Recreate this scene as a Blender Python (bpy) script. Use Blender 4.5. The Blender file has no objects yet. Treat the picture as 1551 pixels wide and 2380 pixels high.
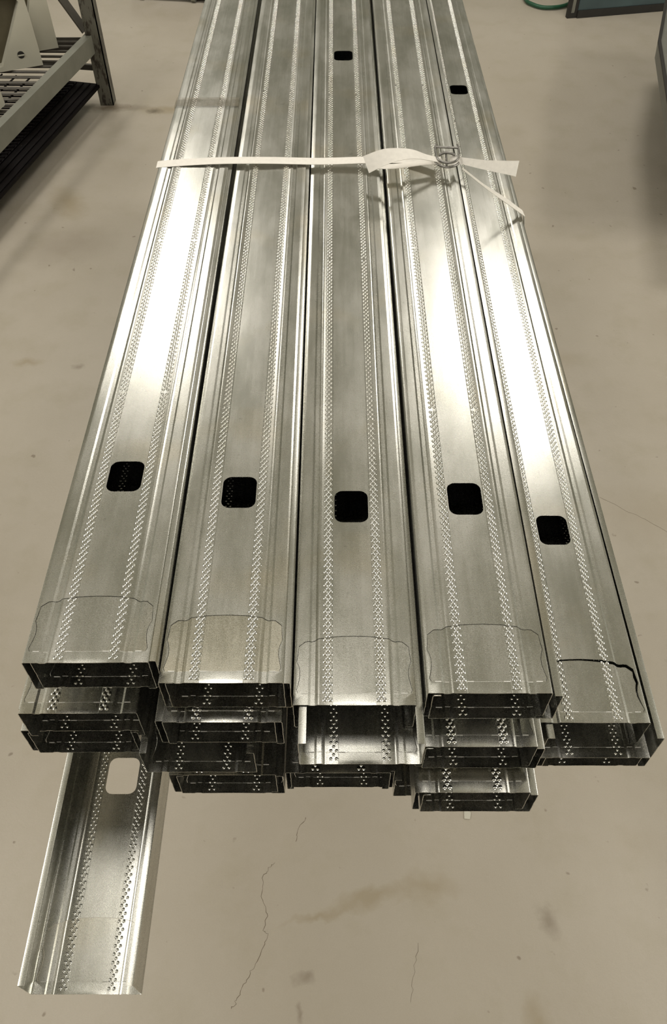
import bpy, bmesh, math, random
from mathutils import Vector, Matrix
random.seed(7)
C = bpy.context.scene.collection
sc = bpy.context.scene

# ---------------------------------------------------------------- camera, world, lights, exposure
PITCH = math.atan(2360 / 1900.0)          # camera looks down 51 degrees, 1.5 m above the floor
EYE = 1.5
cam_d = bpy.data.cameras.new('camera')
cam_d.sensor_fit = 'VERTICAL'; cam_d.sensor_height = 36.0
cam_d.lens = 1900 / 2380.0 * 36.0
cam_d.clip_start = 0.01
cam = bpy.data.objects.new('camera', cam_d); C.objects.link(cam)
cam.location = (0, 0, EYE)
cam.rotation_euler = (math.pi / 2 - PITCH, 0, 0)
sc.camera = cam

wd = bpy.data.worlds.new('world'); sc.world = wd; wd.use_nodes = True
wd.node_tree.nodes['Background'].inputs[0].default_value = (0.9, 0.95, 0.85, 1)
wd.node_tree.nodes['Background'].inputs[1].default_value = 0.05

def area(name, loc, sx, sy, power, col=(1.0, 0.955, 0.885)):
    l = bpy.data.lights.new(name, 'AREA'); l.shape = 'RECTANGLE'
    l.size = sx; l.size_y = sy; l.energy = power; l.color = col
    o = bpy.data.objects.new(name, l); C.objects.link(o); o.location = loc
    return o
CEIL = 3.0
area('ceiling_lamp_far_left', (-1.05, 4.10, CEIL - .06), .5, .8, 30)
area('ceiling_lamp_far_right', (.92, 3.30, CEIL - .06), .6, .6, 24)
area('ceiling_lamp_overhead', (-.25, .80, CEIL - .06), .7, .5, 7)
area('fill_light_side_left', (-3.0, .6, CEIL - .06), .5, 1.5, 58)  # added fill light, unseen, evens out the floor brightness
area('fill_light_side_right', (3.0, .6, CEIL - .06), .5, 1.5, 58)  # added fill light, unseen, matching the left one
area('fill_light_behind', (.2, -1.9, CEIL - .06), 1.5, .5, 30)  # added fill light behind the camera, unseen

sc.view_settings.view_transform = 'Standard'
sc.view_settings.look = 'None'
sc.view_settings.gamma = 1.0
sc.view_settings.use_curve_mapping = False
sc.view_settings.exposure = 0.14

# ---------------------------------------------------------------- helpers
def nodemat(name):
    m = bpy.data.materials.new(name); m.use_nodes = True
    nt = m.node_tree
    return m, nt, nt.nodes['Principled BSDF']

def N(nt, t, **kw):
    n = nt.nodes.new(t)
    for k, v in kw.items():
        setattr(n, k, v)
    return n

def noise(nt, coord, scale, detail=3, rough=.5):
    n = N(nt, 'ShaderNodeTexNoise'); n.inputs['Scale'].default_value = scale
    n.inputs['Detail'].default_value = detail; n.inputs['Roughness'].default_value = rough
    nt.links.new(coord, n.inputs['Vector']); return n.outputs['Fac']

def scaled(nt, coord, s):
    n = N(nt, 'ShaderNodeMapping'); n.inputs['Scale'].default_value = s
    nt.links.new(coord, n.inputs['Vector']); return n.outputs[0]

def ramp(nt, fac, stops):
    n = N(nt, 'ShaderNodeValToRGB')
    el = n.color_ramp.elements
    el[0].position, el[0].color = stops[0][0], stops[0][1]
    el[1].position, el[1].color = stops[1][0], stops[1][1]
    for p, c in stops[2:]:
        e = el.new(p); e.color = c
    nt.links.new(fac, n.inputs[0]); return n.outputs[0]

def mrange(nt, fac, a, b, c, d):
    n = N(nt, 'ShaderNodeMapRange')
    for i, v in enumerate((a, b, c, d)): n.inputs[i + 1].default_value = v
    nt.links.new(fac, n.inputs[0]); return n.outputs[0]

def math_n(nt, op, a, b=None):
    n = N(nt, 'ShaderNodeMath', operation=op)
    for i, v in enumerate((a, b)):
        if v is None: continue
        if isinstance(v, (int, float)): n.inputs[i].default_value = v
        else: nt.links.new(v, n.inputs[i])
    return n.outputs[0]

def mixc(nt, fac, a, b, blend='MIX'):
    n = N(nt, 'ShaderNodeMix', data_type='RGBA', blend_type=blend)
    for s, v in ((0, fac), (6, a), (7, b)):
        if isinstance(v, (int, float)): n.inputs[s].default_value = v
        elif isinstance(v, tuple): n.inputs[s].default_value = v
        else: nt.links.new(v, n.inputs[s])
    return n.outputs[2]

def plain(name, col, rough=.5, metal=0., vary=.12, scale=30., bump=.0, spec=.5):
    m, nt, b = nodemat(name)
    co = N(nt, 'ShaderNodeTexCoord').outputs['Object']
    f = noise(nt, co, scale, 4)
    lo = tuple(c * (1 - vary) for c in col) + (1,); hi = tuple(min(1, c * (1 + vary)) for c in col) + (1,)
    nt.links.new(ramp(nt, f, [(.3, lo), (.7, hi)]), b.inputs['Base Color'])
    b.inputs['Roughness'].default_value = rough; b.inputs['Metallic'].default_value = metal
    b.inputs['Specular IOR Level'].default_value = spec
    if bump:
        bn = N(nt, 'ShaderNodeBump'); bn.inputs['Distance'].default_value = bump
        nt.links.new(noise(nt, co, scale * 6, 3), bn.inputs['Height'])
        nt.links.new(bn.outputs[0], b.inputs['Normal'])
    return m

def steel(name, rough_lo, rough_hi, bumpd, tint=(1, 1, 1)):
    m, nt, b = nodemat(name)
    co = N(nt, 'ShaderNodeTexCoord').outputs['Object']
    rnd = N(nt, 'ShaderNodeObjectInfo').outputs['Random']
    off = N(nt, 'ShaderNodeVectorMath', operation='ADD')
    sc_ = N(nt, 'ShaderNodeCombineXYZ'); nt.links.new(math_n(nt, 'MULTIPLY', rnd, 7.3), sc_.inputs[1])
    nt.links.new(co, off.inputs[0]); nt.links.new(sc_.outputs[0], off.inputs[1])
    co = off.outputs[0]
    big = noise(nt, scaled(nt, co, (1, .35, 1)), 22, 4, .6)
    grain = noise(nt, co, 1500, 2, .6)
    brush = noise(nt, scaled(nt, co, (45, 1100, 45)), 1.0, 3, .6)
    streak = noise(nt, scaled(nt, co, (260, 5, 260)), 1.0, 3, .6)
    c = ramp(nt, big, [(.3, (.50 * tint[0], .50 * tint[1], .45 * tint[2], 1)), (.7, (.62 * tint[0], .61 * tint[1], .57 * tint[2], 1))])
    c = mixc(nt, mrange(nt, grain, .35, .65, 0, .22), c, (.32, .32, .29, 1))
    c = mixc(nt, mrange(nt, brush, .5, .8, 0, .10), c, (.78, .78, .74, 1))
    warm = noise(nt, co, 9, 3, .5)
    c = mixc(nt, mrange(nt, warm, .56, .72, 0, .35), c, (.60, .52, .36, 1))
    spots = noise(nt, co, 75, 2, .5)
    c = mixc(nt, mrange(nt, spots, .72, .78, 0, .35), c, (.26, .25, .22, 1))
    nt.links.new(c, b.inputs['Base Color'])
    b.inputs['Metallic'].default_value = 1.0
    r = math_n(nt, 'ADD', mrange(nt, grain, .3, .7, rough_lo, rough_hi), mrange(nt, big, .3, .7, -.03, .05))
    nt.links.new(math_n(nt, 'ADD', r, mrange(nt, streak, .4, .7, -.01, .01)), b.inputs['Roughness'])
    bn = N(nt, 'ShaderNodeBump'); bn.inputs['Distance'].default_value = bumpd; bn.inputs['Strength'].default_value = .5
    nt.links.new(math_n(nt, 'ADD', grain, math_n(nt, 'MULTIPLY', brush, .12)), bn.inputs['Height'])
    b2 = N(nt, 'ShaderNodeBump'); b2.inputs['Distance'].default_value = .0006; b2.inputs['Strength'].default_value = .35
    nt.links.new(noise(nt, scaled(nt, co, (1, .3, 1)), 30, 2, .5), b2.inputs['Height'])
    nt.links.new(b2.outputs[0], bn.inputs['Normal'])
    nt.links.new(bn.outputs[0], b.inputs['Normal'])
    return m

STEEL = steel('galvanised_steel', .20, .33, .00006)
STEEL_DOT_LIT = steel('galvanised_steel_lit_dots', .12, .22, .00003, (1.3, 1.3, 1.35))  # tint lifted above plain steel, painting glints onto the outer dots
STEEL_WARM = steel('galvanised_steel_stained', .22, .36, .00005, (1.02, .98, .90))
BARE = plain('bare_bright_edge', (.80, .79, .74), .38, .6, .05)
BLACK = plain('black_steel', (.0045, .003, .003), .6, .0, spec=.12)
DARKRUBBER = plain('dark_rubber', (.02, .018, .015), .7)
GREYPAINT = plain('grey_paint', (.20, .20, .165), .5, 0, .1, 14, .0003)
WORNPAINT = None
WHITEPLASTIC = plain('white_plastic', (.55, .53, .44), .5, 0, .06, 6)
RECESSDARK = plain('recess_shade_olive', (.10, .085, .05), .6)  # colour carries the shade inside the holder recess
RODMAT = plain('rod_metal', (.11, .10, .085), .5, .3)
BLUE = plain('blue_grey_paint', (.055, .085, .09), .45, 0, .2, 7)
GREYCART = plain('cart_grey', (.15, .15, .13), .5, 0, .12, 9)
GREEN = plain('green_rubber', (.012, .075, .035), .45, 0, .2, 60)
STRAPM = plain('strap_white', (.93, .89, .82), .55, 0, .04, 200, .0001)
WIRE = plain('zinc_wire', (.30, .29, .27), .35, 1., .2, 300)
WOOD = plain('timber', (.30, .2, .11), .6, 0, .25, 20)
WALLM = plain('wall_paint', (.68, .70, .65), .7, 0, .04, 3)
UNLITWALL = plain('unlit_wall_tone', (.10, .09, .075), .7, 0, .04, 3)  # wall behind the camera coloured dark to stand for its unlit side
CEILM = plain('ceiling_paint', (.82, .84, .80), .8, 0, .05, 3)

def worn():
    m, nt, b = nodemat('worn_grey_paint')
    co = N(nt, 'ShaderNodeTexCoord').outputs['Object']
    f = noise(nt, scaled(nt, co, (1, 1, .3)), 60, 4, .65)
    nt.links.new(ramp(nt, f, [(.42, (.035, .027, .02, 1)), (.50, (.13, .125, .10, 1))]), b.inputs['Base Color'])
    b.inputs['Roughness'].default_value = .5
    return m
WORNPAINT = worn()

def bm_new(): return bmesh.new()

def box(bm, x0, x1, y0, y1, z0, z1, mat=None):
    vs = [bm.verts.new((x, y, z)) for x in (x0, x1) for y in (y0, y1) for z in (z0, z1)]
    for f in ((0, 1, 3, 2), (4, 6, 7, 5), (0, 4, 5, 1), (2, 3, 7, 6), (0, 2, 6, 4), (1, 5, 7, 3)):
        bm.faces.new([vs[i] for i in f])
    if mat is not None: bmesh.ops.transform(bm, matrix=mat, verts=vs)
    return vs

def bar(bm, a, b, w, h, roll=0.):
    """rectangular bar from a to b"""
    a = Vector(a); b = Vector(b); d = b - a; L = d.length; d.normalize()
    up = Vector((0, 0, 1)) if abs(d.z) < .95 else Vector((0, 1, 0))
    s = d.cross(up).normalized(); u = s.cross(d).normalized()
    m = Matrix((s, d, u)).transposed().to_4x4(); m.translation = a
    m = m @ Matrix.Rotation(roll, 4, 'Y')
    return box(bm, -w / 2, w / 2, 0, L, -h / 2, h / 2, m)

def tube(bm, pts, r, seg=8, cap=True):
    pts = [Vector(p) for p in pts]; rings = []
    n = len(pts); prev = None
    for i, p in enumerate(pts):
        d = (pts[min(i + 1, n - 1)] - pts[max(i - 1, 0)]).normalized()
        if prev is None:
            up = Vector((0, 0, 1)) if abs(d.z) < .9 else Vector((1, 0, 0))
            s = d.cross(up).normalized()
        else:
            s = (prev - d * prev.dot(d)).normalized()
        prev = s; u = d.cross(s)
        rr = r[i] if isinstance(r, (list, tuple)) else r
        rings.append([bm.verts.new(p + rr * (math.cos(t) * s + math.sin(t) * u)) for t in [2 * math.pi * k / seg for k in range(seg)]])
    for i in range(n - 1):
        for k in range(seg):
            bm.faces.new((rings[i][k], rings[i][(k + 1) % seg], rings[i + 1][(k + 1) % seg], rings[i + 1][k]))
    if cap:
        bm.faces.new(rings[0][::-1]); bm.faces.new(rings[-1])

def finish(bm, name, smooth_angle=None, bevel=0.):
    bmesh.ops.recalc_face_normals(bm, faces=bm.faces[:])
    if bevel:
        bmesh.ops.bevel(bm, geom=bm.edges[:], offset=bevel, segments=2, profile=.6, affect='EDGES', clamp_overlap=True)
    me = bpy.data.meshes.new(name)
    if smooth_angle is not None:
        for f in bm.faces: f.smooth = True
        for e in bm.edges:
            if len(e.link_faces) != 2 or e.calc_face_angle(0) > math.radians(smooth_angle): e.smooth = False
    bm.to_mesh(me); bm.free()
    return me

def obj(name, me, mat, parent=None, loc=None):
    if isinstance(me, bmesh.types.BMesh): me = finish(me, name)
    if not me.materials: me.materials.append(mat)
    o = bpy.data.objects.new(name, me); C.objects.link(o)
    if parent: o.parent = parent
    if loc is not None: o.location = loc
    return o

def tag(o, label, cat, group=None):
    o['label'] = label; o['category'] = cat
    if group: o['group'] = group
    return o

def thing(name, label, cat, loc=(0, 0, 0), rot=(0, 0, 0), group=None):
    o = bpy.data.objects.new(name, None); C.objects.link(o)
    o.location = loc; o.rotation_euler = rot; o.empty_display_size = .05
    return tag(o, label, cat, group)

def struct(o):
    o['kind'] = 'structure'; return o

# ---------------------------------------------------------------- floor, walls, ceiling
def floor_mat():
    m, nt, b = nodemat('painted_concrete')
    geo = N(nt, 'ShaderNodeNewGeometry').outputs['Position']
    big = noise(nt, geo, 2.2, 5, .6)
    mid = noise(nt, geo, 9, 5, .6)
    c = ramp(nt, big, [(.3, (.405, .36, .29, 1)), (.7, (.455, .41, .34, 1))])
    c = mixc(nt, mrange(nt, mid, .5, .75, 0, .35), c, (.33, .29, .20, 1))
    fine = noise(nt, geo, 420, 3, .7)
    c = mixc(nt, mrange(nt, fine, .35, .7, 0, .10), c, (.26, .22, .17, 1))
    spk = noise(nt, geo, 38, 2, .4)
    c = mixc(nt, mrange(nt, spk, .735, .78, 0, .55), c, (.12, .085, .05, 1))
    # stains of their own shape: x, y, half-width, half-length, colour, strength
    sep = geo
    wob = N(nt, 'ShaderNodeVectorMath', operation='MULTIPLY_ADD')
    nz = N(nt, 'ShaderNodeTexNoise'); nz.inputs['Scale'].default_value = 28; nz.inputs['Detail'].default_value = 4
    nt.links.new(geo, nz.inputs['Vector'])
    nt.links.new(nz.outputs['Color'], wob.inputs[0]); wob.inputs[1].default_value = (.05, .05, 0); nt.links.new(geo, wob.inputs[2])
    wob = wob.outputs[0]
    for (x, y, rx, ry, a, col, s) in STAINS:
        mp = N(nt, 'ShaderNodeMapping', vector_type='TEXTURE')
        mp.inputs['Location'].default_value = (x + .025, y + .025, 0)
        mp.inputs['Rotation'].default_value = (0, 0, a)
        mp.inputs['Scale'].default_value = (rx, ry, 50)
        nt.links.new(wob, mp.inputs[0])
        ln = N(nt, 'ShaderNodeVectorMath', operation='LENGTH'); nt.links.new(mp.outputs[0], ln.inputs[0])
        c = mixc(nt, mrange(nt, ln.outputs['Value'], .2, 1.15, s * .75, 0), c, col)
    nt.links.new(c, b.inputs['Base Color'])
    nt.links.new(mrange(nt, big, .3, .7, .36, .5), b.inputs['Roughness'])
    b.inputs['Specular IOR Level'].default_value = .45
    bn = N(nt, 'ShaderNodeBump'); bn.inputs['Distance'].default_value = .0012; bn.inputs['Strength'].default_value = .45
    nt.links.new(noise(nt, geo, 130, 4, .6), bn.inputs['Height'])
    nt.links.new(bn.outputs[0], b.inputs['Normal'])
    return m
BRN = (.10, .065, .03, 1); OCH = (.27, .21, .11, 1); DK = (.05, .035, .02, 1)
STAINS = [
    (-.955, 1.70, .028, .028, 0, DK, .85), (-.92, 1.40, .012, .012, 0, BRN, .7), (-.78, 1.10, .01, .01, 0, BRN, .6),
    (-.70, 1.72, .02, .014, 0, BRN, .5), (-.85, 1.74, .05, .02, 0, OCH, .6), (.80, .845, .035, .014, -.4, BRN, .5), (.70, .80, .022, .012, 0, BRN, .6),
    (-.03, .33, .06, .008, .25, OCH, .5), (.06, .36, .09, .018, .3, OCH, .6), (-.045, .24, .02, .012, 0, BRN, .5), (-.055, .195, .008, .014, 0, BRN, .5),
    (.325, .155, .028, .07, .1, OCH, .75), (.24, .06, .02, .014, 0, BRN, .6), (.36, .33, .018, .03, .5, BRN, .5), (.17, .38, .05, .03, 0, OCH, .5),
    (.035, .055, .006, .004, 0, BRN, .8), (-.62, 3.22, .15, .035, 0, OCH, .7), (-.70, 3.21, .035, .02, 0, DK, .8), (-.89, 3.24, .18, .035, 0, BRN, .8),
    (-.90, 2.55, .06, .12, .5, OCH, .7), (-.85, 2.3, .16, .12, .3, BRN, .35), (.47, 1.55, .06, .05, 0, OCH, .4), (.64, 1.75, .05, .04, 0, OCH, .25),
    (-.42, .10, .03, .01, .9, OCH, .6), (.55, .45, .05, .04, 0, OCH, .12), (-.55, .8, .12, .08, 0, OCH, .25), (.75, 1.2, .15, .1, 0, OCH, .2),
]
bm = bm_new(); box(bm, -4, 4, -3, 7, -.08, 0)
floor = struct(obj('floor', bm, floor_mat()))
for nm, b_ in (('wall_left', (-4.1, -4, -3, 7)), ('wall_right', (4, 4.1, -3, 7)), ('wall_back', (-4.1, 4.1, 7, 7.1)), ('wall_front', (-4.1, 4.1, -3.1, -3))):
    bm = bm_new(); box(bm, b_[0], b_[1], b_[2], b_[3], -.08, CEIL); struct(obj(nm, bm, WALLM if nm != 'wall_front' else UNLITWALL))
bm = bm_new(); box(bm, -4.1, 4.1, -3.1, 7.1, CEIL, CEIL + .1); struct(obj('ceiling', bm, CEILM))

CRACKM = plain('crack_dark', (.17, .135, .09), .9)
def floor_at(px, py, h=EYE):
    a = (px - 775.5) / 1900; b = (py - 1190) / 1900
    t = h / (math.sin(PITCH) + b * math.cos(PITCH))
    return (a * t, (math.cos(PITCH) - b * math.sin(PITCH)) * t)
def crack(pts, w0):
    """a hairline crack: a thin dark filler line lying in the floor paint"""
    P = [Vector(floor_at(*p)) for p in pts]; Q = []
    for i in range(len(P) - 1):
        for k in range(5):
            q = P[i].lerp(P[i + 1], k / 5)
            Q.append(q + Vector((random.uniform(-1, 1), random.uniform(-1, 1))) * .0025)
    Q.append(P[-1]); bm = bm_new(); pr = None
    for i, q in enumerate(Q):
        d = (Q[min(i + 1, len(Q) - 1)] - Q[max(i - 1, 0)]).normalized(); n = Vector((-d.y, d.x))
        w = w0 * random.uniform(.25, 1.2)
        cur = [bm.verts.new((q.x + n.x * s * w * .7, q.y + n.y * s * w * .7, z)) for s, z in ((-1, 0.0002), (1, 0.0002), (0, .0004))]
        if pr:
            bm.faces.new((pr[0], cur[0], cur[2], pr[2])); bm.faces.new((pr[2], cur[2], cur[1], pr[1]))
        pr = cur
    o = obj('floor_crack', bm, CRACKM, floor); return o
crack([(712, 1898), (694, 1930), (688, 1956)], .0007)
crack([(640, 2005), (625, 2018), (612, 2040), (608, 2085), (620, 2125), (614, 2160), (621, 2172), (608, 2215), (590, 2250), (574, 2275), (562, 2300), (548, 2330), (538, 2345)], .0006)
crack([(973, 2195), (962, 2260), (955, 2330)], .0004)
crack([(1392, 1155), (1450, 1183), (1500, 1207), (1551, 1236)], .0004)

# ---------------------------------------------------------------- steel studs
W, F, LIP, T = .095, .040, .0062, .0005
R = .0013
def stud_profile(L):
    """outer contour of the C section, web on top (z=0), flanges and lips below; open polyline"""
    hw = W / 2; P = []
    P.append((-hw + LIP, -F)); 
    P += [(-hw + R, -F), (-hw + R * .3, -F + R * .3), (-hw, -F + R)]
    P += [(-hw, -.0245), (-hw + .0002, -.0235), (-hw + .0002, -.0185), (-hw, -.0175)]
    P += [(-hw, -R), (-hw + R * .3, -R * .3), (-hw + R, 0)]
    P += [(-.0358, 0), (-.0340, -.0010), (-.0306, -.0010), (-.0288, 0), (-.0272, .0002), (-.0264, 0), (-.0182, 0), (-.0172, 0), (-.0169, .00018), (-.0166, 0), (-.013, 0), (-.007, 0)]
    left = P[:]
    P += [(0, 0)] + [(-x, z) for x, z in reversed(left)]
    return P
def offset_in(P, t):
    out = []
    n = len(P)
    for i in range(n):
        a = Vector(P[max(i - 1, 0)]); b = Vector(P[i]); c = Vector(P[min(i + 1, n - 1)])
        ns = []
        for u, v in ((a, b), (b, c)):
            d = v - u
            if d.length > 1e-9: d.normalize(); ns.append(Vector((d.y, -d.x)))
        m = sum(ns, Vector((0, 0))).normalized(); k = t / max(.5, m.dot(ns[0]))
        out.append((b.x + m.x * k, b.y + m.y * k))
    return out
def end_drop(x, y):
    if abs(x) > .019 or y > .005: return 0.
    return -.0005 * (1 - (x / .019) ** 2) * (1 - y / .005) ** 2
def stud_body(L):
    P = stud_profile(L); Q = offset_in(P, T); loop = P + Q[::-1]
    ys = [0, .0008, .002, .0035, .0095, .03, L]
    bm = bm_new(); rows = []
    for y in ys:
        rows.append([bm.verts.new((x, y, z + (end_drop(x, y) if z > -.0015 else 0))) for x, z in loop])
    n = len(loop)
    for j in range(len(ys) - 1):
        for i in range(n):
            bm.faces.new((rows[j][i], rows[j][(i + 1) % n], rows[j + 1][(i + 1) % n], rows[j + 1][i]))
    m = len(P)
    for row in (rows[0], rows[-1]):
        for i in range(m - 1):
            bm.faces.new((row[i], row[i + 1], row[n - 2 - i], row[n - 1 - i]))
    bmesh.ops.recalc_face_normals(bm, faces=bm.faces[:])
    return bm
HALF = [(0, .0603), (.0100, .0600), (.0195, .0594), (.0285, .0577), (.0325, .0557), (.039, .0549), (.0440, .0505), (.0447, .0425), (.0453, .037),
        (.0437, .033), (.0428, .029), (.0427, .024), (.0437, .018), (.0450, .0125), (.0440, .0100)]
def flap_outline(shrink=0., extra=0.):
    """outline of the pre-punched end tab; hinge line at y = .0095"""
    pts = []
    for s in (-1, 1):
        seq = HALF if s == 1 else HALF[::-1]
        for x, y in seq:
            if s == -1 and x == 0: continue
            k = shrink
            if extra and s == 1: k = shrink + extra * min(1, max(0, (y - .012) / .035)) * min(1, .25 + x / .04)
            if extra and s == -1: k = shrink + extra * .2
            px, py = s * x, y
            if y > .05: py -= k; px -= s * k * .4 * (x / .045)
            else: px -= s * k
            pts.append((px, max(.0095, py)))
    pts = [(-.0436, .0095)] + pts + [(.0436, .0095)]
    return pts
def prism(bm, pts, z0, z1):
    lo = [bm.verts.new((x, y, z0)) for x, y in pts]; hi = [bm.verts.new((x, y, z1)) for x, y in pts]
    n = len(pts)
    for i in range(n): bm.faces.new((lo[i], lo[(i + 1) % n], hi[(i + 1) % n], hi[i]))
    bm.faces.new(lo[::-1]); bm.faces.new(hi)
def rrect(cy, w, l, r, seg=5):
    pts = []
    for qx, qy, a0 in ((1, 1, 0), (-1, 1, 90), (-1, -1, 180), (1, -1, 270)):
        for k in range(seg + 1):
            a = math.radians(a0 + 90 * k / seg)
            pts.append((qx * (w / 2 - r) + r * math.cos(a), cy + qy * (l / 2 - r) + r * math.sin(a)))
    return pts
def boolean(bm_a, bm_b, op):
    ma = finish(bm_a, 'tmp_a'); mb = finish(bm_b, 'tmp_b')
    a = bpy.data.objects.new('tmp_a', ma); b = bpy.data.objects.new('tmp_b', mb)
    C.objects.link(a); C.objects.link(b)
    md = a.modifiers.new('b', 'BOOLEAN'); md.operation = op; md.object = b; md.solver = 'EXACT'
    dg = bpy.context.evaluated_depsgraph_get()
    me = bpy.data.meshes.new_from_object(a.evaluated_get(dg))
    out = bm_new(); out.from_mesh(me)
    for o in (a, b): bpy.data.objects.remove(o)
    for m in (ma, mb, me): bpy.data.meshes.remove(m)
    return out
LEN = 2.4
def make_meshes(holes, wide=False):
    body = stud_body(LEN)
    cut = bm_new()
    for h in holes: prism(cut, rrect(h, .0306, .037, .0075), -.004, .004)
    prism(cut, flap_outline(0.), -.004, .004)
    body = boolean(body, cut, 'DIFFERENCE')
    fl = stud_body(LEN); cb = bm_new()
    prism(cb, flap_outline(.00035, .0022 if wide else 0.), -.004, .004)
    fl = boolean(fl, cb, 'INTERSECT')
    # the tab stands a touch below the web, bent at the hinge line
    k = .025 if wide else .007
    for v in fl.verts:
        v.co.z -= k * max(0, v.co.y - .0095) + .00002
    body = finish(body, 'stud_body', 28); fl = finish(fl, 'end_tab', 28)
    # scored hinge line: a fine ridge with thicker dashes
    sb = bm_new()
    for z in (.00005, -T - .00005):
        for x0, x1, r in ((-.0345 + .001, -.0290, .00022), (-.0270, .0270, .00012), (.030, .034, .00022), (-.041, -.0362, .00045), (-.0165, -.0115, .0004), (.0115, .0165, .0004), (.0362, .041, .00045)):
            zz = z - (.001 if .0288 < abs(x0) < .0350 and abs(x1) < .035 else 0)
            tube(sb, [(x0, .0095, zz), (x1, .0095, zz)], r, 5)
    score = finish(sb, 'score_line', 60)
    return body, fl, score
def make_strip(wide=False):
    """three staggered columns of embossed pimples, seen from both faces of the sheet"""
    verts, faces = [], []
    pitch = .0066; n = int((LEN - .01) / pitch)
    for j in range(n):
        for ci, cxp in enumerate((-.0022, 0, .0022)):
            y = .0042 + j * pitch + (pitch / 2 if ci == 1 else 0)
            if j and random.random() < .003: continue
            far = y > 1.9
            if far and j % 2: continue
            dz = 0
            if wide and .0095 < y < .0600: dz = -.025 * (y - .0095)
            elif .0095 < y < .0600: dz = -.007 * (y - .0095)
            for sgn, zb in ((1, 0.), (-1, -T)):
                r0, r1, h = (.00195, .0012, .0009) if sgn > 0 else (.0015, .0010, .0007)
                b = len(verts)
                for rr, hh in ((r0, 0), (r1, h * .72)):
                    for k in range(6):
                        a = math.pi / 3 * k
                        verts.append((cxp + rr * math.cos(a), y + rr * 1.15 * math.sin(a), zb + sgn * hh + dz))
                verts.append((cxp, y, zb + sgn * h + dz))
                for k in range(6):
                    k2 = (k + 1) % 6
                    q = [b + k, b + k2, b + 6 + k2, b + 6 + k]; t3 = [b + 6 + k, b + 6 + k2, b + 12]
                    if sgn < 0: q.reverse(); t3.reverse()
                    faces.append(q); faces.append(t3)
    me = bpy.data.meshes.new('embossed_strip'); me.from_pydata(verts, [], faces)
    me.polygons.foreach_set('use_smooth', [True] * len(faces)); me.update()
    return me
VAR = {}
VAR['one'] = make_meshes([.1905, 1.82])
VAR['two'] = make_meshes([.1955, 1.155])
VAR['five'] = make_meshes([.2057, 1.207], True)
VAR['inner'] = make_meshes([.73, 1.7])
STRIP, STRIP_W = make_strip(), make_strip(True)

def stud(kind, x, y, h, slope, yaw, var, label, group=None, roll=0., wide_by=1.):
    rot = (-slope, roll, -yaw) if kind == 'T' else (-slope, roll + math.pi, -yaw)
    t = thing('steel_stud', label, 'steel stud', (x, y, EYE - h), (0, 0, 0), group)
    t.rotation_mode = 'XYZ'
    mw = Matrix.Translation((x, y, EYE - h)) @ Matrix.Rotation(-yaw, 4, 'Z') @ Matrix.Rotation(-slope, 4, 'X') @ Matrix.Rotation(roll + (math.pi if kind == 'B' else 0), 4, 'Y')
    t.rotation_euler = mw.to_euler('XYZ')
    body, fl, score = VAR[var]
    obj('profile', body, STEEL, t)
    e = obj('end_tab', fl, STEEL, t)
    if 'dull grey' in label or 'yellowish' in label:
        e.material_slots[0].link = 'OBJECT'; e.material_slots[0].material = STEEL_WARM; e['label'] = 'yellow-stained end tab'
    obj('score_line', score, BARE, e)
    for sx in (-.0207, .0207):
        s = obj('embossed_strip', STRIP_W if var == 'five' else STRIP, STEEL_DOT_LIT, t, (sx, 0, 0))
        s['kind'] = 'stuff'
        s.material_slots[0].link = 'OBJECT'; s.material_slots[0].material = STEEL_DOT_LIT if kind == 'T' else STEEL  # upturned strips take plain steel, a dimmer copy for the shaded troughs
    t.scale = (wide_by, 1, 1)
    return t

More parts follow.
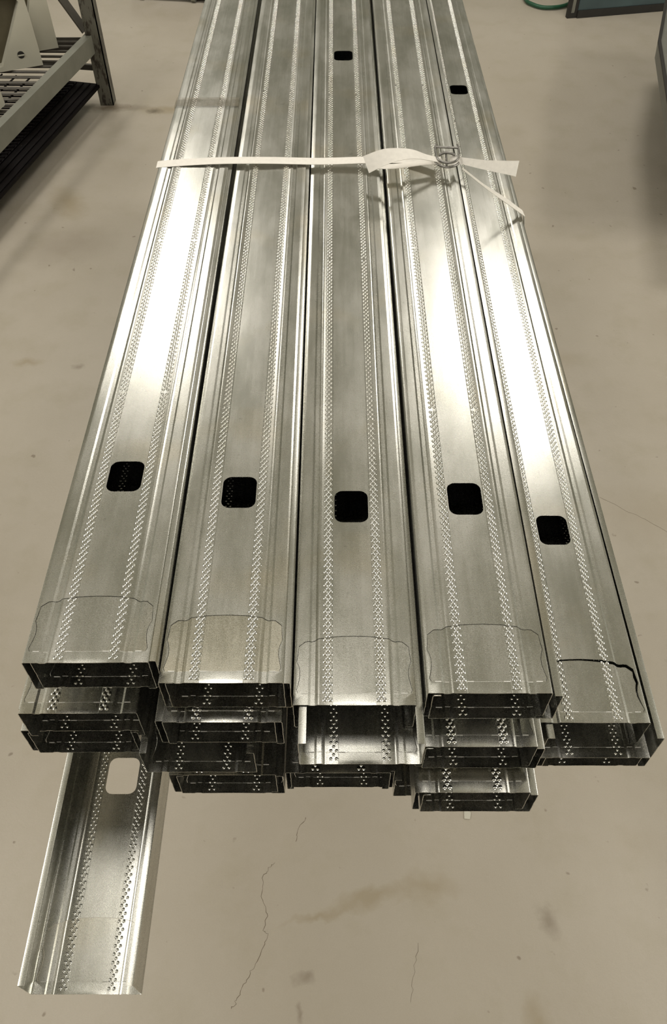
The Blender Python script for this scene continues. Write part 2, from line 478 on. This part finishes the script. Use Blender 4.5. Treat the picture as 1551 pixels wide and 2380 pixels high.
g = 'steel studs of the strapped bundle'
S1, S2, S4, S5 = .033, .016, 0., .016
Y1, Y5 = -.0060, .0062
studs = [
 # kind x y h slope yaw variant label
 ('T', -.1855, .2947, .545, S1, Y1, 'one', 'steel stud with square hole, leftmost of the five on top of the bundle, brightly lit'),
 ('B', -.1806, .2955, .587, S1, Y1, 'inner', 'upturned steel stud nested inside the leftmost top stud, its thin rail showing on the right'),
 ('T', -.2042, .2832, .607, S1, Y1, 'inner', 'steel stud lying directly under the leftmost top pair, white shine on its left corner'),
 ('B', -.2055, .2868, .649, S1, Y1, 'inner', 'upturned steel stud with a small rust mark, second layer of the left column'),
 ('T', -.2220, .2944, .665, .028, Y1, 'inner', 'downturned steel stud of the third layer of the left column, its left lip hanging free'),
 ('B', -.2165, .2925, .708, .028, Y1, 'inner', 'upturned steel stud just above the long protruding stud at lower left'),
 ('B', -.2105, .1165, .800, .010, 0, 'one', 'single upturned steel stud sticking far out of the bundle at lower left'),
 ('T', -.0850, .2858, .560, S2, 0, 'one', 'dull grey steel stud with square hole, second from left on top of the bundle'),
 ('B', -.0802, .2858, .602, S2, 0, 'inner', 'upturned steel stud nested in the second top stud from the left'),
 ('T', -.0878, .2743, .604, S2, 0, 'inner', 'downturned steel stud with a shiny bent front edge, second layer below the second top stud'),
 ('B', -.0940, .2755, .6460, S2, 0, 'inner', 'upturned steel stud in the second layer, its left rail ending below the second top stud'),
 ('B', -.1131, .2668, .6885, S2, 0, 'inner', 'upturned steel stud straddling the gap between left and second columns, long rail on its left'),
 ('T', -.0985, .2720, .708, S2, 0, 'inner', 'downturned steel stud in the lowest layer of the second column, dark left lip hanging down'),
 ('B', -.0920, .2708, .750, S2, 0, 'inner', 'lowest upturned steel stud of the second column, dark trough over bare floor'),
 ('T', .0162, .2764, .578, S4, 0, 'two', 'steel stud in the middle of the five on top of the bundle, two square holes'),
 ('B', .0210, .2465, .620, S4, -.0015, 'inner', 'upturned steel stud sliding out beneath the middle top stud, shiny bright front web'),
 ('T', .0100, .3500, .6242, S4, 0, 'inner', 'downturned steel stud hidden within the lower layers of the bundle'),
 ('B', .0165, .3500, .6665, S4, 0, 'inner', 'upturned steel stud hidden within the lower layers of the bundle'),
 ('T', .0042, .2777, .718, S4, 0, 'inner', 'downturned steel stud in the lowest layer of the middle column'),
 ('B', .0080, .2800, .760, S4, 0, 'inner', 'lowest upturned steel stud of the middle column, thin dark strip over the floor'),
 ('T', .1182, .2798, .565, S4, 0, 'one', 'steel stud with square hole, fourth from left on top of the bundle, bright glare halfway'),
 ('B', .1243, .2785, .607, S4, 0, 'inner', 'upturned steel stud nested in the fourth top stud, rail overhanging the rightmost stud'),
 ('T', .1147, .2610, .620, S4, 0, 'inner', 'downturned steel stud in the second layer below the fourth top stud'),
 ('B', .1205, .2600, .662, S4, 0, 'inner', 'upturned steel stud in the second layer below the fourth top stud'),
 ('T', .1147, .2415, .667, S4, 0, 'inner', 'steel stud with yellowish stain, lowest front one of the fourth column'),
 ('B', .1215, .2405, .710, S4, 0, 'inner', 'upturned steel stud closest to the floor in the fourth column, rail on its right'),
 ('B', .1035, .2754, .770, S4, 0, 'inner', 'steel stud of which only a small left corner peeks out between middle and fourth columns'),
 ('T', .2183, .2916, .643, S5, .004, 'five', 'rightmost top steel stud, lying lower than the others, end tab gaping open'),
 ('B', .2262, .2780, .685, S5, .0, 'inner', 'upturned steel stud nested in the rightmost stud, wide rail on the outer right'),
 ('T', .2388, .2900, .692, S5, .0, 'inner', 'downturned steel stud at lower right, only its right lip showing beneath the bundle'),
 ('B', .2323, .2908, .735, S5, .0, 'inner', 'upturned steel stud at the bottom of the rightmost column'),
]
for k, x, y, h, sl, yw, v, lab in studs:
    stud(k, x, y, h, sl, yw, v, lab, 'studs inside the bundle' if 'hidden' in lab else g,
         wide_by={.607: 1.04, .620: 1.005, .685: 1.025}.get(h, 1.) if k == 'B' else 1.)     # splayed flanges

# ---------------------------------------------------------------- strap and buckle
def ribbon(bm, pts, wdirs, w, t=.0007):
    """flat band: centre points, width directions, width per point"""
    rings = []
    n = len(pts); pts = [Vector(p) for p in pts]
    for i, p in enumerate(pts):
        d = (pts[min(i + 1, n - 1)] - pts[max(i - 1, 0)]).normalized()
        wd_ = Vector(wdirs[i]); wd_ = (wd_ - d * wd_.dot(d)).normalized(); nn = d.cross(wd_).normalized()
        ww = w[i] if isinstance(w, (list, tuple)) else w
        rings.append([bm.verts.new(p + wd_ * sx * ww / 2 + nn * sz * t / 2) for sx, sz in ((-1, -1), (1, -1), (1, 1), (-1, 1))])
    for i in range(n - 1):
        for k in range(4):
            bm.faces.new((rings[i][k], rings[i][(k + 1) % 4], rings[i + 1][(k + 1) % 4], rings[i + 1][k]))
    bm.faces.new(rings[0][::-1]); bm.faces.new(rings[-1])
def smooth_path(P, n=8):
    P = [Vector(p) for p in P]; out = []
    for i in range(len(P) - 1):
        p0 = P[max(i - 1, 0)]; p1 = P[i]; p2 = P[i + 1]; p3 = P[min(i + 2, len(P) - 1)]
        for k in range(n):
            t = k / n
            out.append(.5 * ((2 * p1) + (-p0 + p2) * t + (2 * p0 - 5 * p1 + 4 * p2 - p3) * t * t + (-p0 + 3 * p1 - 3 * p2 + p3) * t ** 3))
    out.append(P[-1]); return out
strap = thing('packing_strap', 'white woven plastic strap tied across the steel studs with a wire buckle', 'strap', (0, 1.08, EYE - .57))
SO = Vector((0, 1.08, EYE - .57))
def sp(x, y, h): return Vector((x, y, EYE - h)) - SO
def band(name, pts, w, wd=(0, 1, 0), wdirs=None):
    P = smooth_path(pts, 6)
    if wdirs:
        WD = smooth_path(wdirs, 6)
    else: WD = [wd] * len(P)
    bm = bm_new(); ribbon(bm, P, WD, w if not isinstance(w, list) else [(lambda a, f: w[a] * (1 - f) + w[min(a + 1, len(w) - 1)] * f)(min(i // 6, len(w) - 1), (i % 6) / 6) for i in range(len(P))]); return obj(name, finish(bm, name, 40), STRAPM, strap)
SW = .0165
band('top_band', [sp(-.2360, 1.068, .5725), sp(-.2350, 1.068, .5705), sp(-.1614, 1.0711, .5675), sp(-.0912, 1.0724, .5675), sp(-.0209, 1.0755, .5705), sp(.0467, 1.0743, .568), sp(.1067, 1.0582, .559), sp(.1400, 1.0446, .553)], SW * 1.05)
band('left_band', [sp(-.2362, 1.068, .5722), sp(-.2385, 1.068, .60), sp(-.262, 1.072, .66), sp(-.275, 1.075, .72), sp(-.268, 1.078, .79), sp(-.262, 1.078, .815)], SW * .85)
band('bottom_band', [sp(-.262, 1.078, .8155), sp(-.1, 1.080, .818), sp(.12, 1.083, .812), sp(.25, 1.085, .765), sp(.284, 1.083, .752)], SW * .82)
band('right_band', [sp(.284, 1.083, .752), sp(.2875, 1.083, .74), sp(.284, 1.083, .70), sp(.2785, 1.083, .662), sp(.2760, 1.083, .6535)], SW * .82)
band('slanting_band', [sp(.2762, 1.083, .6532), sp(.245, 1.070, .626), sp(.205, 1.048, .590), sp(.170, 1.030, .556)], [SW * .8, SW * .5, SW * .2, SW * .14], wdirs=[(0, 1, 0), (.1, 1, .3), (.2, .8, .7), (.2, .5, .9)])
# the two loose tails, each with its twist
band('loose_tail', [sp(.0415, 1.000, .535), sp(.068, 1.006, .527), sp(.098, 1.014, .528), sp(.122, 1.024, .538), sp(.1440, 1.036, .549)], [SW * 1.3, SW * 1.2, SW * .9, SW * .6, SW * .5],
     wdirs=[(.25, .45, .85), (.1, .7, .55), (.1, .85, .3), (.1, .9, .1), (.1, .9, .1)])
band('under_tail', [sp(.050, 1.030, .553), sp(.080, 1.022, .549), (sp(.112, 1.030, .549)), sp(.142, 1.038, .551)], SW * .7)
band('loose_tail', [sp(.1540, 1.038, .549), sp(.170, 1.032, .547), sp(.198, 1.016, .544), sp(.2341, .992, .536)], [SW * .95, SW * .5, SW * .7, SW * 1.15],
     wdirs=[(0, .9, .3), (.1, .5, .75), (.05, .5, .8), (.20, .5, .85)])
bk = bm_new()
c0 = Vector((.1490, 1.037, EYE - .546)) - SO
def bp(x, y, z): return c0 + Vector((x, y, z))
tube(bk, smooth_path([bp(-.0135, .019, .009), bp(-.0150, .008, .006), bp(-.0120, -.006, .002), bp(-.004, -.0105, 0), bp(.006, -.0105, 0), bp(.0135, -.006, .002), bp(.0160, .008, .006), bp(.0150, .019, .009)], 5), .0016, 8)
tube(bk, smooth_path([bp(-.013, .010, -.002), bp(-.0145, -.004, -.004), bp(-.005, -.012, -.005), bp(.007, -.012, -.005), bp(.016, -.004, -.004), bp(.0145, .010, -.002)], 5), .0015, 8)
tube(bk, [bp(-.0135, .014, .008), bp(.0150, .012, .008)], .0015, 8)
tube(bk, smooth_path([bp(-.010, .002, .003), bp(-.004, .0045, .005), bp(.004, .0045, .005), bp(.011, .003, .003)], 4), .0018, 8)
tube(bk, [bp(-.001, -.014, -.002), bp(-.001, .006, .004)], .0014, 8)
bo = obj('wire_buckle', finish(bk, 'wire_buckle', 50), WIRE, strap); bo['label'] = 'bent zinc wire buckle'

# thin, partly transparent darker band across the far left stud
def band_mat():
    m, nt, b = nodemat('translucent_band')
    b.inputs['Base Color'].default_value = (.22, .19, .13, 1); b.inputs['Roughness'].default_value = .55
    co = N(nt, 'ShaderNodeTexCoord').outputs['Object']
    nt.links.new(mrange(nt, noise(nt, co, 60, 3), .3, .7, .12, .32), b.inputs['Alpha'])
    return m
bm = bm_new()
ribbon(bm, [(-.0485, 0, -.008), (-.0482, 0, -.0002), (-.0470, 0, .0009), (.047, 0, .0009), (.0482, 0, -.0002), (.0485, 0, -.004)], [(0, 1, 0)] * 6, .030, .0001)
tp = obj('translucent_band', bm, band_mat(), None, (-.1918, 1.262, EYE - .545 - .033 * (1.262 - .2947) + .0006))
tp.rotation_euler = (-.033, 0, .006)
tag(tp, 'faint translucent band across the leftmost top stud behind the strap', 'tape')

# ---------------------------------------------------------------- timber support below the bundle (keeps it off the floor)
tr = thing('timber_trestle', 'wooden trestle carrying the steel studs, hidden beneath the bundle', 'trestle', (0, 1.45, 0))
bm = bm_new(); box(bm, -.29, .29, -.03, .03, .62, .684); obj('beam', bm, WOOD, tr)
for sx in (-1, 1):
    bm = bm_new(); bar(bm, (sx * .16, -.0, .62), (sx * .2, 0, 0), .05, .05); obj('leg', bm, WOOD, tr)
bm = bm_new(); box(bm, -.18, .18, -.015, .015, .25, .30); obj('stretcher', bm, WOOD, tr)

# ---------------------------------------------------------------- rack at the left
rk = thing('storage_rack', 'worn grey steel rack with a rod shelf and diagonal brace at the upper left', 'rack', (-.889, 3.284, 0))
RO = Vector((-.889, 3.284, 0))
bm = bm_new()
for x0, x1, y0, y1 in ((-.026, .026, -.026, -.022), (.022, .026, -.026, .022)):
    box(bm, x0, x1, y0, y1, 0, 1.6)
bm2 = finish(bm, 'post'); post = obj('post', bm2, WORNPAINT, rk)
post['label'] = 'chipped angle-steel upright'
# rail runs towards the camera and a little to the left
d = Vector((-.172, -.770, 0)).normalized(); s = Vector((-d.y, d.x, 0))   # s points left/back
def rp(a, side, z): v = d * a + Vector((-d.y, d.x, 0)) * -side; return Vector((v.x, v.y, z))
bm = bm_new(); bar(bm, rp(.0, .0, .2235), rp(1.5, .0, .2235), .004, .062); bar(bm, rp(.0, .014, .252), rp(1.5, .014, .252), .03, .003)
obj('side_rail', bm, GREYPAINT, rk)
bm = bm_new(); prism(bm, [(v.x, v.y) for v in (rp(.02, .008, 0), rp(1.5, .008, 0), rp(1.5, .20, 0), rp(.02, .20, 0))], .068, .078)
o = obj('lower_shelf_mat', bm, BLACK, rk); o['label'] = 'black ribbed lower shelf mat'
for k in range(5):
    bm = bm_new(); tube(bm, [rp(.03, -.01 + .028 + k * .028, .080), rp(1.5, -.01 + .028 + k * .028, .080)], .0035, 5); obj('mat_rib', finish(bm, 'mat_rib', 60), BLACK, rk)
bm = bm_new(); bar(bm, (-.03, .0, .26), (-.46, .10, .95), .045, .006); obj('brace', bm, RODMAT, rk)
bm = bm_new(); bar(bm, (-.6, .0, .215), (0, .0, .215), .004, .045); obj('cross_rail', bm, RODMAT, rk)
for i in range(26):
    a = .035 + i * .043
    bm = bm_new(); p = rp(a, 0, .235); tube(bm, [p, p + Vector((-.75, .01, 0))], .0045, 6); o = obj('shelf_rod', finish(bm, 'shelf_rod', 60), RODMAT, rk)
# lower black wire grid, its far part beyond the mat open over the floor
for i in range(40):
    bm = bm_new(); p = rp(.05 + i * .024, .10, .086); tube(bm, [p, p + Vector((-.55, .01, 0))], .0030, 5); obj('grid_wire', finish(bm, 'grid_wire', 60), BLACK, rk)
for i in range(8):
    bm = bm_new(); p = rp(.05, .22 + i * .06, .090); q = rp(1.2, .22 + i * .06, .090); tube(bm, [p, q], .0032, 5); obj('grid_wire', finish(bm, 'grid_wire', 60), BLACK, rk)
bm = bm_new(); bar(bm, (-.62, .10, .13), (0.0, .0, .13), .012, .02); obj('lower_cross_rail', bm, RODMAT, rk)

# white plastic holders on the shelf
def holder(name, label, loc, rz, w, dpt, h, hole=True):
    """an upright plastic holder: sloping side walls, hollow inside, round finger hole in the front"""
    t = thing(name, label, 'plastic holder', loc, (0, 0, rz), 'white plastic holders on the rack shelf')
    bm = bm_new()
    bw, tw = w, w * .72
    # front frame built as outline with recess
    pts = [(-bw, 0), (0, 0), (-.01 * w, h * .5), (-.03 * w, h * .93), (-.10 * w, h), (-bw * .95, h)]
    rec = [(-bw * .93, h * .06), (-.56 * w, h * .06), (-.33 * w, h * .42), (-.11 * w, h * .78), (-.17 * w, h * .86), (-bw * .93, h * .86)]
    def ring(P, y): return [bm.verts.new((x, y, z)) for x, z in P]
    A, B_, A2, B2 = ring(pts, 0), ring(rec, 0), ring(pts, dpt), ring(rec, dpt * .8)
    n = len(pts)
    for i in range(n):
        j = (i + 1) % n
        bm.faces.new((A[i], A[j], B_[j], B_[i])); bm.faces.new((A[i], A2[i], A2[j], A[j])); bm.faces.new((B_[i], B_[j], B2[j], B2[i]))
    bm.faces.new(A2)
    o = obj('shell', finish(bm, 'shell', 25), WHITEPLASTIC, t)
    bm = bm_new(); prism(bm, rec, 0, .002); bmesh.ops.transform(bm, matrix=Matrix(((1, 0, 0, 0), (0, 0, 1, dpt * .7), (0, 1, 0, 0), (0, 0, 0, 1))), verts=bm.verts[:])  # dark sheet painting the shade at the back of the recess
    o = obj('recess_shade', bm, RECESSDARK, t); o['label'] = 'dark sheet for the shade in the holder recess'
    if hole:
        bm = bm_new(); tube(bm, [(-.27 * w, -.001, h * .17), (-.27 * w, .004, h * .17)], .012, 14)
        k = obj('finger_hole', finish(bm, 'finger_hole', 40), DARKRUBBER, t); k['label'] = 'dark round finger hole'
        bm = bm_new(); box(bm, -.27 * w - .011, -.27 * w + .011, -.003, -.0005, h * .17 - .003, h * .17 + .001); obj('slot_bar', bm, WHITEPLASTIC, t)
    return t
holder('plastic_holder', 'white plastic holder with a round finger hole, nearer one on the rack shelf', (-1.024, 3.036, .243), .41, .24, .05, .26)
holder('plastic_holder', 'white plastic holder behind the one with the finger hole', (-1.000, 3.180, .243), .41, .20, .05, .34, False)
bm = bm_new(); tube(bm, smooth_path([(0, 0, .0), (-.004, .0, .015), (-.008, 0, .08), (-.014, 0, .14), (-.02, 0, .165)], 4), [.02] * 2 + [.03] * 12 + [.026, .02, .01], 14)
pb = obj('plastic_bottle', finish(bm, 'plastic_bottle', 60), WHITEPLASTIC, None, (-1.098, 2.705, .243))
tag(pb, 'rounded white plastic bottle at the left edge, nearest on the rack shelf', 'bottle')

# ---------------------------------------------------------------- blue-grey cabinet, hose, cart, trolley
cb = thing('steel_sheet', 'blue-grey steel sheet with a black base edge standing upright at the upper right', 'steel sheet', (1.115, 4.115, 0), (0, 0, .20))
bm = bm_new(); box(bm, .0, .9, .0, .025, .03, .85); obj('face', finish(bm, 'face', None, .004), BLUE, cb)
bm = bm_new(); box(bm, .0, .9, -.004, .03, .0, .032); o = obj('base_edge', bm, DARKRUBBER, cb); o['label'] = 'black base edge'
bm = bm_new(); box(bm, -.030, -.012, .008, .02, .02, .85); o = obj('side_strip', bm, GREYPAINT, cb); o['label'] = 'pale grey side strip'
bm = bm_new(); box(bm, -.045, -.030, .004, .024, .0, .85); box(bm, -.012, .0, .004, .024, .0, .85); box(bm, -.030, -.012, .004, .024, 0, .02); o = obj('gasket', bm, DARKRUBBER, cb); o['label'] = 'black gasket around the strip'
bm = bm_new(); box(bm, .10, .86, -.006, .0, .10, .80); obj('raised_field', finish(bm, 'raised_field', None, .002), BLUE, cb)
for x in (.2, .75):
    bm = bm_new(); bar(bm, (x, .02, .7), (x, .35, .0), .03, .03); obj('back_stay', bm, DARKRUBBER, cb)

hp = [floor_at(*p, EYE - .011) for p in ((1216, -60), (1216, -25), (1223, 0), (1238, 10), (1262, 17), (1290, 17), (1312, 13), (1330, 5))]
bm = bm_new(); tube(bm, smooth_path([(x, y, .011) for x, y in hp], 6), .0085, 10)
tag(obj('garden_hose', finish(bm, 'garden_hose', 60), GREEN), 'green rubber hose lying in a loop beside the blue-grey sheet', 'hose')

ct = thing('tool_cart', 'grey steel cart with a dark edged top, cut off by the right edge', 'cart', (1.0955, 2.9533, 0))
# top edges: one runs back and right, one towards the camera
e1 = Vector((.0804, .2483, 0)).normalized(); e2 = Vector((-.0687, -.3701, 0)).normalized()
top = EYE - 1.15
bm = bm_new()
q = [Vector((0, 0, 0)), e1 * .5, e1 * .5 + Vector((.6, -.1, 0)), e2 * .75 + Vector((.62, 0, 0)), e2 * .75]
for z0, z1 in ((top - .05, top),):
    prism(bm, [(v.x, v.y) for v in q], z0, z1)
obj('top_plate', bm, GREYCART, ct)
bm = bm_new()
bar(bm, q[0] + Vector((0, 0, top + .002)), q[1] + Vector((0, 0, top + .002)), .010, .006); bar(bm, q[0] + Vector((0, 0, top + .002)), q[4] + Vector((0, 0, top + .002)), .010, .006)
o = obj('edge_strip', bm, DARKRUBBER, ct); o['label'] = 'black edge strip'
for p in ((.36, .25), (.36, -.45), (.56, .2), (.56, -.45)):
    bm = bm_new(); box(bm, p[0] - .015, p[0] + .015, p[1] - .015, p[1] + .015, 0, top - .05); obj('leg', bm, GREYCART, ct)
bm = bm_new(); box(bm, .34, .58, -.44, .24, .06, .075); obj('lower_shelf', bm, GREYCART, ct)

tl = thing('low_trolley', 'dark low trolley cut off by the top edge left of the bundle', 'trolley', (-.75, 4.31, 0), (0, 0, -.14))
bm = bm_new(); box(bm, -.22, .20, 0, .5, .02, .12); obj('deck', finish(bm, 'deck', None, .004), BLACK, tl)
for x in (-.16, .09, .17):
    for y in (.01, .44):
        bm = bm_new(); tube(bm, [(x - .01, y, .022), (x + .01, y, .022)], .022, 14); o = obj('caster', finish(bm, 'caster', 40), GREYPAINT, tl)

# small white chip on the floor
x, y = floor_at(1086, 1893)
bm = bm_new(); prism(bm, [(-.006, -.008), (.004, -.009), (.007, .002), (.002, .010), (-.005, .006)], 0, .002)
tag(obj('paint_chip', bm, WHITEPLASTIC, None, (x, y, 0)), 'small white chip lying on the floor below the fourth column of studs', 'chip')
